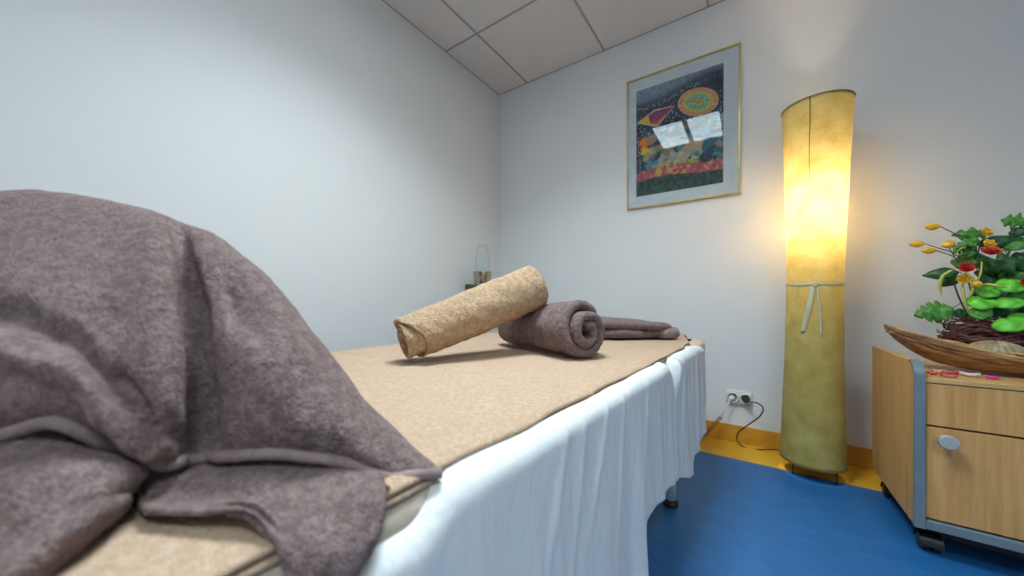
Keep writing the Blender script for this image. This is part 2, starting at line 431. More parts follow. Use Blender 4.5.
def sheet(u, v):
    s = u * SMAX; l, vv, ol, ov = path(s)
    t0 = topz(s); hz = hemz(l, s); top = BZ + 0.004 - t0
    la = s + LNEAR
    if v < 0.12:                                   # on top, up to the shoulder
        k = v / 0.12; off = -0.028 + 0.028 * k + 0.004; z = top
        if t0 > 0.05: off = 0.012; z = top - 0.004 * k
        d = 0
    else:
        k = (v - 0.12) / 0.88
        a = min(k / 0.07, 1) * PI / 2
        off = 0.004 + 0.026 * math.sin(a); z = top - 0.026 * (1 - math.cos(a))
        if t0 > 0.05: off = 0.016; z = top
        kk = max(0, (k - 0.07) / 0.93); z0 = z; z = z + (hz - z) * kk
        d = kk
        # folds: sparse soft pleats fanning downwards
        amp = min(1, kk * 3) * (0.35 + 0.9 * kk)
        fold = 0.0
        for (c, wd, h, dr) in ((0.02, .06, .02, 0), (0.17, .05, .016, .03), (0.29, .03, .012, -.03), (0.375, .018, .009, .02), (0.43, .014, .008, .03),
                               (0.60, .07, .010, .02), (0.775, .035, .024, 0.0), (0.93, .03, .009, .03), (1.05, .018, .008, .02), (1.12, .02, .007, -.01),
                               (1.22, .04, .010, .02), (1.30, .02, .007, -.01), (1.40, .02, .007, .0), (1.52, .025, .008, 0)):
            fold += h * math.exp(-((la - c - dr * kk) / wd) ** 2)
        off += amp * (fold * 0.9 + 0.010 * ns((la * 3.1, z * 1.6, 0), 1, 2.2) + 0.002 * ns((la * 9, z * 3, 0), 1, 5))
        # the small V-shaped tuck near the far end
        g = math.exp(-((la - 1.115) / 0.018) ** 2) * math.exp(-((BZ - z) / 0.07) ** 2)
        off -= 0.02 * g
        ridge = math.exp(-((la - 1.135 + 0.12 * (BZ - z)) / 0.013) ** 2) * math.exp(-((BZ - z - .03) / 0.06) ** 2)
        off += 0.020 * ridge
        # short creases running down from the shoulder
        dd_ = BZ - z
        for c, sl, hh, rg in ((0.47, .35, .006, .13), (0.53, .25, .005, .16), (0.62, .45, .006, .12), (0.70, .2, .005, .2), (0.86, .3, .005, .14), (0.97, -.2, .004, .18), (1.22, .1, .006, .2), (1.33, -.1, .005, .2), (1.42, .1, .006, .25)):
            off += 0.7 * hh * math.exp(-((la - c + sl * dd_) / 0.010) ** 2) * math.exp(-((dd_ - rg * .6) / rg) ** 2)
        off += 0.012 * kk * (1 - la / 1.9)
    return bp(l + ol * off, vv + ov * off, z)
sh = MB().grid(sheet, 460, 74).build('white_sheet', 'sheet_cotton')
tag(sh, 'white cotton sheet hanging in folds down the open side of the massage table', 'sheet')
solid(sh, 0.0016, 1)

# beige blanket lying on top
def blanket(u, v):
    l = LNEAR + 0.02 + u * (1.86 - LNEAR)
    l -= 0.02 * v * (u > 0.97) * 0
    right = -0.001 + 0.0018 * math.sin(l * 34) + 0.004 * ns((l * 9, 0, 0), 1, 3) - pw(l, [(1.35, 0), (1.50, 0.012), (1.84, 0.085), (1.9, 0.13)]) - 0.004
    left = -WID + 0.01
    vv = left + (right - left) * v
    z = BZ + 0.009
    if v > 0.985: z -= 0.004 * (v - 0.985) / 0.015
    z += 0.0022 * ns((l * 5, vv * 5, 0), 1, 1) + 0.0014 * ns((l * 16, vv * 16, 0), 1, 9)
    # pressed creases from folding
    for c, sl in ((0.62, 0.05), (0.93, -0.02), (1.22, 0.03)):
        z -= 0.0035 * math.exp(-((l - c - sl * vv * 2) / 0.006) ** 2)
    z -= 0.003 * math.exp(-((vv + 0.43 + 0.02 * l) / 0.006) ** 2)
    return bp(l, vv, z)
bl = MB().grid(blanket, 420, 200).build('beige_blanket', 'beige_terry')
tag(bl, 'beige terry blanket spread flat over the massage table', 'blanket')
solid(bl, 0.006, -1)
hp = []
for i in range(240):
    p = blanket(i / 239, 1.0); hp.append(p + Vector((0.001, 0, -0.004)))
MB().tube(hp, 0.0035, 8).build('hem', 'beige_hem', bl)

# ------------------------------------------------------------ rolled towels
def roll(name, A, B, R, turns, ply, r0, mat, hem, label, phase=0.0, cw_=1, tele=lambda q: 0.0, R2=None, oval=1.0, rough=0.003, edge=0.012, flap=None, nt_=230, nl=120):
    A = Vector(A); B = Vector(B); ax = (B - A); L = ax.length; ax.normalize()
    side = ax.cross(Vector((0, 0, 1))).normalized(); up = side.cross(ax)
    R2 = R2 or R
    outer, inner = [], []
    for i in range(nt_):
        q = i / (nt_ - 1); th = phase + cw_ * 2 * PI * turns * q
        for j in range(nl):
            x = j / (nl - 1)
            # denser rings near the ends
            xx = 0.5 - 0.5 * math.cos(PI * x)
            l = xx * L
            Rr = R + (R2 - R) * xx
            rc = r0 + (Rr - ply / 2 - r0) * q
            e = min(l, L - l); e = min(e / edge, 1)
            h = ply * 0.46 * math.sqrt(max(0, 1 - (1 - e) ** 2))
            tl = tele(q) * (1 - xx) ** 2
            if flap: tl += flap(q, th) * (1 - xx) ** 2
            wob = 0.004 * ns((math.cos(th) * 1.3 + q * 5, math.sin(th) * 1.3, xx * 2.5), 1, 4)
            for (lst, rad, sg) in ((outer, rc + h, 1), (inner, rc - h, -1)):
                rad += wob
                p = A + ax * (l + tl) + (side * math.cos(th) * oval + up * math.sin(th)) * rad
                if sg == 1: p += (side * math.cos(th) + up * math.sin(th)) * rough * (ns(p, 130, 1) * 0.6 + ns(p, 260, 7) * 0.4 + 1.2 * ns(p, 35, 3))
                lst.append(p)
    n = nt_ * nl
    v = outer + inner; f = []
    for i in range(nt_ - 1):
        for j in range(nl - 1):
            a = i * nl + j
            f.append((a, a + 1, a + nl + 1, a + nl)); f.append((n + a, n + a + nl, n + a + nl + 1, n + a + 1))
        a = i * nl; f.append((a, a + nl, n + a + nl, n + a))
        a = i * nl + nl - 1; f.append((a, n + a, n + a + nl, a + nl))
    for j in range(nl - 1):
        a = j; f.append((a, n + a, n + a + 1, a + 1))
        a = (nt_ - 1) * nl + j; f.append((a, a + 1, n + a + 1, n + a))
    low = BZ + 0.011
    for p in v:
        if p.z < low: p.z = low + (p.z - low) * 0.04
    mb = MB(); mb.add(v, f)
    o = mb.build(name, mat)
    tag(o, label, 'towel')
    return o
RG = 0.099
A = cw(0.222, 0.955, -0.18 + RG - 0.013); B = cw(-0.005, 1.30, -0.18 + 0.072)
roll('rolled_towel', A, B, RG, 2.4, 0.030, 0.014, 'taupe_terry', 'taupe_hem',
     'rolled taupe terry towel with its spiral end facing the room', phase=2.15, cw_=-1,
     tele=lambda q: 0.004 + (0.034 * max(0, (q - 0.58) / 0.30) if q > 0.58 else 0.0) , R2=0.076, rough=0.004, edge=0.016)
A = cw(-0.290, 0.905, -0.18 + 0.062); B = cw(0.074, 1.115, 0.034)
roll('rolled_towel', A, B, 0.068, 4.3, 0.0105, 0.012, 'tan_terry', 'tan_hem',
     'rolled tan terry towel leaning up across the taupe roll', phase=-3.7, cw_=1,
     tele=lambda q: 0.006 * (1 - q) + 0.006 * math.sin(q * 21), R2=0.083, rough=0.0035, edge=0.006,
     flap=lambda q, th: 0.034 * (1 - math.sin(th - 0.6)) * min(1, max(0, (q - 0.70) / 0.14)))

# folded towel at the far end
fld = empty('folded_towel', cw(0.62, 1.56, -0.17), -bang)
tag(fld, 'flat folded taupe towel lying behind the taupe roll at the far end', 'towel')
def lump(cx, cz, sx, sz, h, rot, seed, dz=0.0, sk=0.0):
    def fn(u, v):
        a = 2 * PI * u; q = v
        # superellipse pad
        ca, sa = math.cos(a), math.sin(a)
        rr = 1 / (abs(ca) ** 4 + abs(sa) ** 4) ** 0.25
        b_ = PI * q
        R = math.sin(b_) ** 0.22 if 0 < q < 1 else 0
        x = ca * rr * R * sx; y = sa * rr * R * sz; z = -math.cos(b_) * h / 2 + h / 2
        x2 = x * math.cos(rot) - y * math.sin(rot); y2 = x * math.sin(rot) + y * math.cos(rot)
        z += 0.006 * ns((x * 12, y * 12, 0), 1, seed) * (z / h) + sk * x
        z = max(z, 0.0)
        p = cw(cx + x2, cz + y2, -0.18 + 0.011 + dz + z)
        return p + Vector((1, 1, 0)) * 0.002 * ns(p, 60, seed)
    return fn
MB().grid(lump(0.50, 1.53, 0.155, 0.13, 0.046, 0.10, 1), 64, 26, True).build('lower_layer', 'taupe_terry', fld)
MB().grid(lump(0.455, 1.51, 0.135, 0.115, 0.042, 0.05, 2, 0.038, -0.05), 64, 26, True).build('upper_layer', 'taupe_terry', fld)
MB().grid(lump(0.575, 1.49, 0.085, 0.10, 0.034, 0.30, 5, 0.034, -0.10), 48, 20, True).build('folded_flap', 'taupe_terry', fld)
MB().grid(lump(0.64, 1.48, 0.050, 0.08, 0.046, 0.25, 3, 0.0), 48, 20, True).build('folded_corner', 'taupe_hem', fld)

# ------------------------------------------------------------ big draped towel in the foreground
big = empty('draped_towel', cw(-0.45, 0.42, -0.17))
tag(big, 'large taupe terry towel draped over a tall hump at the near end of the table', 'towel')
def S(*a): return [pz(*p) for p in a]
def bed_back(px, Z, d=0.168): return (px, 298 + d * F / Z, Z)
cols = [
    S((-360, 600, .30), (-360, 560, .30), (-358, 500, .33), (-352, 445, .37), (-345, 400, .43), (-330, 410, .50), (-310, 430, .56), bed_back(-290, .60)),
    S((-300, 520, .295), (-300, 470, .29), (-300, 400, .31), (-296, 335, .36), (-290, 285, .43), (-280, 295, .51), (-265, 340, .58), bed_back(-240, .62)),
    S((-180, 455, .285), (-180, 405, .275), (-180, 335, .30), (-180, 265, .35), (-180, 206, .43), (-160, 220, .52), (-140, 280, .60), bed_back(-120, .64)),
    S((-20, 437, .275), (-20, 392, .262), (-15, 322, .285), (-10, 250, .345), (0, 192, .43), (20, 212, .53), (30, 275, .61), bed_back(40, .65)),
    S((62, 418, .272), (62, 385, .262), (58, 318, .29), (55, 250, .345), (52, 193, .43), (70, 215, .53), (80, 275, .61), bed_back(85, .65)),
    S((118, 446, .285), (118, 408, .272), (112, 330, .295), (106, 258, .345), (100, 200, .43), (116, 222, .53), (125, 280, .61), bed_back(130, .65)),
    S((160, 458, .292), (160, 420, .278), (157, 345, .295), (152, 268, .34), (146, 211, .425), (160, 232, .52), (168, 288, .60), bed_back(170, .64)),
    S((192, 458, .312), (192, 425, .318), (188, 350, .33), (184, 280, .36), (178, 221, .42), (190, 245, .51), (198, 298, .59), bed_back(200, .63)),
    S((240, 453, .31), (240, 420, .305), (232, 355, .318), (222, 292, .35), (212, 236, .415), (222, 258, .50), (230, 308, .58), bed_back(232, .61)),
    S((290, 452, .315), (290, 425, .305), (280, 375, .318), (266, 325, .345), (250, 264, .41), (256, 285, .48), (262, 325, .55), bed_back(264, .58)),
    S((338, 460, .322), (337, 438, .315), (326, 400, .325), (310, 355, .35), (290, 302, .405), (294, 320, .46), (298, 350, .51), bed_back(300, .53)),
    S((372, 473, .330), (371, 457, .328), (360, 430, .338), (346, 395, .358), (328, 350, .40), (330, 362, .44), (332, 380, .47), bed_back(333, .49)),
    S((396, 478, .338), (395, 466, .341), (387, 447, .350), (377, 424, .368), (362, 397, .40), (362, 400, .41), (363, 405, .42), bed_back(363, .43, .178)),
    S((418, 476, .345), (417, 468, .349), (411, 456, .358), (402, 442, .374), (390, 424, .40), (390, 429, .401), (390, 436, .402), bed_back(390, .403, .190)),
    S((442, 471, .352), (441, 470, .354), (440, 469, .356), (438, 467, .360), (434, 463, .366), (434, 465, .3665), (434, 468, .367), bed_back(434, .3675, .190)),
]
def net(cols):
    nr = len(cols[0]); cache = {}
    def fn(u, v):
        if u not in cache: cache[u] = [cr([c[r] for c in cols], u) for r in range(nr)]
        return cr(cache[u], v)
    return fn
def soft(u, v, p):
    d = 0.0045 * ns(p, 13, 2) + 0.0012 * ns(p, 34, 5) + 0.0007 * ns(p, 110, 1) + 0.0006 * ns(p, 260, 3)
    return d
# u of a column index
U = lambda k: k / (len(cols) - 1)
def dome_disp(u, v, p):
    d = soft(u, v, p) * (0.3 + 0.7 * min(1, (1 - u) * 5))
    # deep crease between the left lobe and the right one, leaning slightly
    cu = U(7.15) - 0.02 * (v - 0.3)
    d -= 0.028 * math.exp(-((u - cu) / 0.018) ** 2) * pw(v, [(0.0, 0.35), (0.1, 0.9), (0.40, 1), (0.53, 0.25), (0.62, 0)])
    # side dimple right of the crease, upper part
    d -= 0.017 * math.exp(-((u - U(8.4)) / 0.045) ** 2 - ((v - 0.42) / 0.07) ** 2)
    d += 0.008 * math.exp(-((u - U(6.3)) / 0.03) ** 2) * pw(v, [(0, 0.6), (0.25, 1), (0.5, 0.6), (0.6, 0)])
    # long slanting fold across the left lobe
    line = pw(u, [(0, 0.33), (U(3), 0.275), (U(4), 0.225), (U(5), 0.165), (U(6), 0.10), (U(6.6), 0.05)])
    if u < U(6.8):
        d += 0.014 * math.exp(-((v - line + 0.045) / 0.035) ** 2) * pw(u, [(U(5.6), 1), (U(6.7), 0)])
        d -= 0.012 * math.exp(-((v - line - 0.03) / 0.028) ** 2) * pw(u, [(U(5.6), 1), (U(6.7), 0)])
    return d
v_, f_ = displaced(300, 210, net(cols), dome_disp)
low = BZ + 0.010
for i, p in enumerate(v_):
    if (i % 210) < 120 or i < 210 * 210: p.z = max(p.z, low + 0.002)
mb = MB(); mb.add(v_, f_)
dr = mb.build('upper_fold', 'taupe_terry', big)
solid(dr, 0.007, -1)
# rolled hem along the front edge
hemv = [v_[i * 210] for i in range(300)]
hc = MB().tube([p + cw(0, -0.001, -0.0015) - cw(0, 0, 0) for p in hemv], 0.0055, 10).build('hem', 'taupe_hem', big)
def bandfn(u, v):
    i = min(int(u * 299), 299); return v_[i * 210 + int(v * 9)]
# second layer under the hem, its corner hanging over the table edge
low_cols = [
    S((112, 440, .330), (126, 472, .298), (136, 496, .284), (146, 507, .260), (150, 515, .256)),
    S((180, 448, .345), (184, 474, .300), (189, 495, .285), (194, 508, .256), (197, 516, .252)),
    S((240, 448, .345), (240, 474, .298), (243, 496, .282), (250, 509, .252), (254, 517, .249)),
    S((300, 450, .345), (298, 478, .298), (292, 510, .264), (290, 548, .243), (292, 590, .234)),
    S((345, 458, .345), (345, 483, .300), (338, 518, .269), (328, 560, .246), (320, 610, .236)),
    S((372, 470, .340), (378, 494, .288), (374, 526, .267), (356, 565, .254), (335, 610, .246)),
    S((380, 476, .340), (384, 497, .296), (378, 530, .275), (362, 566, .262), (345, 605, .254)),
]
v2, f2 = displaced(120, 70, net(low_cols), lambda u, v, p: soft(u, v, p) + 0.006 * math.exp(-((u - 0.72) / 0.08) ** 2) * v)
mb = MB(); mb.add(v2, f2); solid(mb.build('hanging_corner', 'taupe_terry', big), 0.006, 1)
# doubled roll of cloth at the near left
left_cols = [
    S((-420, 440, .31), (-420, 500, .25), (-420, 600, .21), (-420, 760, .18), (-420, 860, .20)),
    S((-160, 430, .31), (-160, 490, .245), (-160, 570, .205), (-160, 690, .180), (-150, 760, .195)),
    S((-20, 420, .305), (-20, 470, .25), (-15, 525, .220), (-10, 590, .195), (0, 612, .205)),
    S((50, 420, .30), (55, 455, .262), (54, 498, .230), (50, 543, .212), (56, 562, .222)),
    S((95, 440, .305), (104, 464, .276), (104, 488, .248), (98, 512, .234), (102, 522, .248)),
    S((122, 452, .31), (128, 470, .290), (128, 488, .272), (122, 500, .262), (122, 506, .272)),
]
v3, f3 = displaced(120, 90, net(left_cols), lambda u, v, p: soft(u, v, p) + 0.007 * math.exp(-((v - 0.62) / 0.10) ** 2) - 0.006 * math.exp(-((v - 0.36) / 0.09) ** 2))
mb = MB(); mb.add(v3, f3); solid(mb.build('lower_fold', 'taupe_terry', big), 0.006, -1)

# ------------------------------------------------------------ floor lamp
LX, LY = 0.237, 2.016
lamp = empty('floor_lamp', (LX, LY, 0))
tag(lamp, 'tall glowing parchment column floor lamp tied with a ribbon', 'floor lamp')
zb, zt = 0.058, 1.628
def lr(z): return pw(z, [(zb, 0.113), (0.84, 0.0965), (1.30, 0.108), (zt, 0.122)]) if False else \
    0.0965 + 0.0175 * max(0, (0.86 - z) / 0.815) ** 1.6 + 0.0255 * max(0, (z - 0.86) / 0.786) ** 1.3
vw = math.atan2(-LY, -LX)                      # direction from lamp to camera
def shade(u, v):
    z = zb + (zt - zb) * v; a = 2 * PI * u
    r = lr(z) + 0.0012 * ns((math.cos(a) * 2, math.sin(a) * 2, z * 5), 1, 2)
    return Vector((LX + 0.010 * (z - .8) + r * math.cos(a), LY + r * math.sin(a), z))
so = MB().grid(shade, 96, 120, True).build('shade', 'parchment', lamp)
solid(so, 0.0012, -1)
def ring(z, r, tube=0.002, n=64): return [(LX + 0.010 * (z - .8) + r * math.cos(2 * PI * k / n), LY + r * math.sin(2 * PI * k / n), z) for k in range(n + 1)]
MB().tube(ring(zt, lr(zt), .0028), 0.0026, 8).build('rim', 'rim_brown', so)
MB().tube(ring(zb, lr(zb)), 0.0018, 8).build('rim', 'rim_brown', so)
def onshade(a, z, out=0.001): r = lr(z) + out; return Vector((LX + 0.010 * (z - .8) + r * math.cos(a), LY + r * math.sin(a), z))
sa_ = vw - 0.18
MB().tube([onshade(sa_ + 0.01 * math.sin(z * 17), z, 0.0003) for z in [zt - 0.40 * k / 20 for k in range(21)]], [0.0022 - 0.0016 * k / 20 for k in range(21)], 6).build('seam', 'rim_brown', so)
def strip(pts, dirs, w_, th, name, mat, parent):
    mb = MB(); v = []; 
    for p, d in zip(pts, dirs):
        v += [p - d * w_ / 2, p + d * w_ / 2]
    mb.add(v, [(2 * i, 2 * i + 1, 2 * i + 3, 2 * i + 2) for i in range(len(pts) - 1)])
    return solid(mb.build(name, mat, parent), th, 0)
zr = 0.838
up = Vector((0, 0, 1))
rb = strip([onshade(2 * PI * k / 72, zr + 0.002 * math.sin(k * 0.5), 0.002) for k in range(73)], [up] * 73, 0.014, 0.001, 'ribbon', 'ribbon', lamp)
ka = vw + 0.02
MB().grid(lambda u, v: onshade(ka, zr - 0.001, 0.007) + Vector((math.cos(ka + PI / 2), math.sin(ka + PI / 2), 0)) * 0.013 * math.cos(2 * PI * u) * math.sin(PI * v) + up * 0.013 * math.sin(2 * PI * u) * math.sin(PI * v) + Vector((math.cos(ka), math.sin(ka), 0)) * 0.007 * math.cos(PI * v), 20, 12, True).build('knot', 'ribbon', rb)
tang = Vector((math.cos(ka + PI / 2), math.sin(ka + PI / 2), 0))
def tail(a0, a1, dz, name='tail', ww=0.016):
    pts = []; ds = []
    for k in range(14):
        t = k / 13; a = a0 + (a1 - a0) * t
        pts.append(onshade(a, zr - 0.008 - dz * t, 0.007 + 0.004 * math.sin(t * 5))); ds.append((tang + up * 0.25 + Vector((math.cos(a), math.sin(a), 0)) * 0.3 * math.sin(t * 4)).normalized())
    strip(pts, ds, ww, 0.0008, name, 'ribbon', rb)
tail(ka - 0.04, ka - 0.36, 0.20, ww=0.022)
tail(ka + 0.06, ka + 0.24, 0.21, ww=0.009)
for k in range(4):
    a = vw + PI / 4 + k * PI / 2
    p = Vector((LX + 0.100 * math.cos(a), LY + 0.100 * math.sin(a), 0))
    MB().tube([p + up * 0.001, p + up * 0.06], 0.0022, 8).build('foot', 'lamp_wire', lamp)
MB().lathe([(0, 0.055), (0.10, 0.055), (0.10, 0.062), (0.012, 0.066), (0.009, 0.08), (0.009, 1.07), (0.018, 1.075), (0.018, 1.105), (0, 1.105)], (LX, LY, 0), 32).build('stand', 'lamp_wire', lamp)
bz = 1.148
MB().lathe([(0.0, -0.042), (0.014, -0.038), (0.018, -0.02), (0.030, 0.0), (0.032, 0.012), (0.026, 0.03), (0.014, 0.040), (0.0, 0.043)], (LX, LY, bz), 24).build('bulb', 'bulb_glass', lamp)
pl = bpy.data.lights.new('bulb_light', 'POINT'); pl.energy = LAMP_W; pl.color = (1.0, 0.83, 0.64); pl.shadow_soft_size = 0.045
po = bpy.data.objects.new('bulb_light', pl); C.objects.link(po); po.location = (LX, LY, bz + 0.01)

# ------------------------------------------------------------ framed picture
c_tl, c_tr, c_br, c_bl = at(627, 82.5, YB - .015), at(741, 42, YB - .015), at(740, 193, YB - .015), at(627, 210, YB - .015)
x0, x1 = c_tl.x, c_tr.x
def qp(s, t, y):
    """s across, t up on the slightly crooked frame"""
    bl_, br_, tl_, tr_ = c_bl, c_br, c_tl, c_tr
    p = (bl_ * (1 - s) + br_ * s) * (1 - t) + (tl_ * (1 - s) + tr_ * s) * t
    return Vector((p.x, y, p.z))
pic = empty('framed_picture', qp(0.5, 0, YB - 0.002))
tag(pic, 'abstract print in a thin gold frame hanging on the wall', 'picture')
PW = (c_tr - c_tl).length; PH = (c_tl - c_bl).length
fw, fh = 0.009 / PW, 0.009 / PH
def quadbox(mb, s0, s1, t0, t1, y0, y1):
    v = [qp(s, t, y) for y in (y0, y1) for (s, t) in ((s0, t0), (s1, t0), (s1, t1), (s0, t1))]
    mb.add(v, [(0, 1, 2, 3), (7, 6, 5, 4), (0, 4, 5, 1), (1, 5, 6, 2), (2, 6, 7, 3), (3, 7, 4, 0)])
mb = MB()
quadbox(mb, 0, 1, 0, fh, YB - .02, YB - .001); quadbox(mb, 0, 1, 1 - fh, 1, YB - .02, YB - .001)
quadbox(mb, 0, fw, fh, 1 - fh, YB - .02, YB - .001); quadbox(mb, 1 - fw, 1, fh, 1 - fh, YB - .02, YB - .001)
mb.build('frame', 'brass_frame', pic, smooth=False)
mb = MB(); quadbox(mb, fw, 1 - fw, fh, 1 - fh, YB - .012, YB - .002); mb.build('mat_board', 'mat_board', pic, smooth=False)
MB().grid(lambda u, v: qp(fw + (1 - 2 * fw) * u, fh + (1 - 2 * fh) * v, YB - .017), 2, 2).build('glass', 'picture_glass', pic, smooth=False)
# printed sheet: colours of the print itself, per vertex
AW, AH = 120, 160
def mixc(a, b_, t): t = min(max(t, 0), 1); return tuple(x * (1 - t) + y * t for x, y in zip(a, b_))
def art(s, t):
    n1 = noise.noise(Vector((s * 7, t * 9, 1))); n2 = noise.noise(Vector((s * 22, t * 26, 5))); n3 = noise.noise(Vector((s * 50, t * 60, 8)))
    c = mixc((0.012, 0.016, 0.035), (0.03, 0.04, 0.075), 0.5 + n1)
    # grey-blue haze across the top
    lim = 0.885 - 0.05 * math.sin(s * 4 + 1) + 0.02 * n2
    c = mixc(c, mixc((0.12, 0.17, 0.25), (0.24, 0.30, 0.37), 0.5 + n2), (t - lim) * 14)
    c = mixc(c, (0.22, 0.34, 0.33), (0.9 - abs(t - lim + 0.02) * 28) * (0.4 + 2 * n3) * (1.0 if s < .75 else .3))
    # lower middle: turquoise, green and pale patches
    if 0.19 < t < 0.60:
        pal = ((0.03, 0.12, 0.17), (0.05, 0.20, 0.13), (0.30, 0.36, 0.30), (0.06, 0.10, 0.20), (0.42, 0.33, 0.22), (0.02, 0.06, 0.06))
        v = noise.voronoi(Vector((s * 6, t * 9, 3)))[1][0]
        k = int(abs(v.x * 3.1 + v.y * 7.7)) % 6
        c = mixc(c, pal[k], min(1, (t - 0.19) * 12, (0.60 - t) * 9) * min(1, max(0, s - 0.12) * 8))
    if 0.24 < t < 0.58 and s > 0.15:
        w_ = noise.voronoi(Vector((s * 15 + n1, t * 21, 6)))[1][0]; k = int(abs(w_.x * 9.1 + w_.y * 5.3)) % 9
        if k < 4: c = mixc(c, ((0.10, 0.32, 0.36), (0.55, 0.50, 0.42), (0.015, 0.03, 0.05), (0.50, 0.25, 0.10))[k], 0.6)
    # round mosaic disc, upper right
    dx, dy = (s - 0.73) / 0.205, (t - 0.735) / 0.125
    r = math.hypot(dx * 0.96 + dy * 0.25, dy)
    if r < 1:
        rg = (0.62, 0.16, 0.03), (0.12, 0.34, 0.12), (0.08, 0.36, 0.26), (0.45, 0.42, 0.06), (0.60, 0.15, 0.08)
        c = mixc(rg[min(4, int(r * 5))], rg[min(4, int(r * 5 + 0.5 + n3))], 0.5); c = mixc(c, (0.55, 0.5, 0.22), (n3 + 0.05) * 1.6)
        if r > 0.93: c = (0.5, 0.4, 0.25)
    # pointed kite shape, upper left
    a = (s - 0.27) * math.cos(0.18) + (t - 0.735) * 1.3 * math.sin(0.18); b_ = -(s - 0.27) * math.sin(0.18) + (t - 0.735) * 1.3 * math.cos(0.18)
    wdt = 0.125 * (1 - abs(a + 0.03) / 0.24)
    if abs(a + 0.03) < 0.24 and b_ < wdt * 0.5 and b_ > -wdt * 1.25:
        c = (0.16, 0.03, 0.13) if abs(b_ + 0.02) < wdt * 0.55 else (0.55, 0.12, 0.03)
        if a < -0.11: c = (0.66, 0.46, 0.03)
        if b_ > wdt * 0.36 or b_ < -wdt * 1.05: c = (0.55, 0.5, 0.42)
        c = mixc(c, (0.6, 0.2, 0.05), n3)
    # orange plume at the left
    for cx_, cy_, rx, ry, col in ((0.10, 0.50, 0.075, 0.055, (0.78, 0.20, 0.02)), (0.11, 0.42, 0.07, 0.05, (0.80, 0.45, 0.03)), (0.13, 0.35, 0.05, 0.05, (0.30, 0.36, 0.12)), (0.2, 0.5, 0.07, 0.04, (0.35, .22, .15)), (0.16, 0.27, 0.045, 0.08, (0.12, 0.20, 0.32))):
        q = math.hypot((s - cx_) / rx, (t - cy_) / ry) + n2 * 0.5
        c = mixc(c, col, (1 - q) * 3)
    # speckled red band and dark green foot
    e = 0.135 + 0.02 * math.sin(s * 5)
    if e < t < e + 0.085 + 0.02 * n1:
        v = noise.voronoi(Vector((s * 30, t * 38, 3)))[1][0]; k = int(abs(v.x * 5.3 + v.y * 3.7)) % 5
        c = ((0.42, 0.07, 0.06), (0.35, 0.10, 0.12), (0.50, 0.28, 0.2), (0.55, 0.35, 0.04) if .2 < s < .6 else (.4, .1, .1), (0.30, 0.05, 0.07))[k]
    elif e + 0.085 <= t < 0.27 and 0.2 < s < 0.75 and n3 > 0.08: c = (0.62, 0.46, 0.03)
    elif t <= e: c = mixc((0.012, 0.035, 0.025), (0.04, 0.085, 0.06), 0.5 + n2 * 1.5)
    return c
def artp(u, v): return qp(0.095 + 0.775 * u, 0.09 + 0.815 * v, YB - 0.0125)
mb = MB().grid(artp, AW, AH)
ao = mb.build('print', 'mat_board', pic, smooth=False)
ca_ = ao.data.color_attributes.new('pigment', 'FLOAT_COLOR', 'POINT')
for i in range(AW):
    for j in range(AH):
        ca_.data[i * AH + j].color = (*art(i / (AW - 1), j / (AH - 1)), 1)
m, nt, b = nm('print_ink'); b.inputs['Roughness'].default_value = 0.8
at_ = nt.nodes.new('ShaderNodeAttribute'); at_.attribute_name = 'pigment'
nt.links.new(at_.outputs['Color'], b.inputs['Base Color'])
ao.data.materials[0] = M['print_ink']

# ------------------------------------------------------------ cup and glass on its wall bracket in the corner
bc = at(482.5, 284, 1.86)
br_ = empty('wall_bracket', (XL, bc.y, bc.z - 0.03))
tag(br_, 'small dark metal wall bracket beside the room corner behind the tan roll', 'bracket')
MB().box(XL, XL + 0.008, bc.y - 0.04, bc.y + 0.04, bc.z - 0.07, bc.z - 0.0, 0.002).build('wall_plate', 'dark_bracket', br_, smooth=False)
mb = MB()
v = [(XL + .006, bc.y - .05, bc.z - .008), (bc.x + .045, bc.y - .035, bc.z - .008), (bc.x + .045, bc.y + .035, bc.z - .008), (XL + .006, bc.y + .05, bc.z - .008)]
v = v + [(a, b2, c - (.045 if i in (0, 3) else .006)) for i, (a, b2, c) in enumerate(v)]
mb.add(v, [(0, 1, 2, 3), (7, 6, 5, 4), (0, 4, 5, 1), (1, 5, 6, 2), (2, 6, 7, 3), (3, 7, 4, 0)]); mb.build('shelf_arm', 'dark_bracket', br_, smooth=False)
cup = MB().lathe([(0, 0), (0.052, 0), (0.058, 0.006), (0.060, 0.03), (0.066, 0.088), (0.068, 0.092), (0.064, 0.092), (0.057, 0.03), (0.052, 0.008), (0, 0.008)], (bc.x, bc.y, bc.z - 0.0075), 40).build('metal_cup', 'steel')
tag(cup, 'small shiny metal cup standing on the dark wall bracket', 'cup')
gl = MB().lathe([(0.040, 0.0), (0.046, 0.05), (0.052, 0.16), (0.040, 0.24), (0.026, 0.27), (0.024, 0.268), (0.038, 0.238), (0.050, 0.16), (0.044, 0.05), (0.0, 0.004), (0.04, 0.0)], (bc.x, bc.y, bc.z + 0.002), 40).build('glass_vase', 'pale_glass')
tag(gl, 'faint clear glass vase rising out of the small metal cup', 'vase')

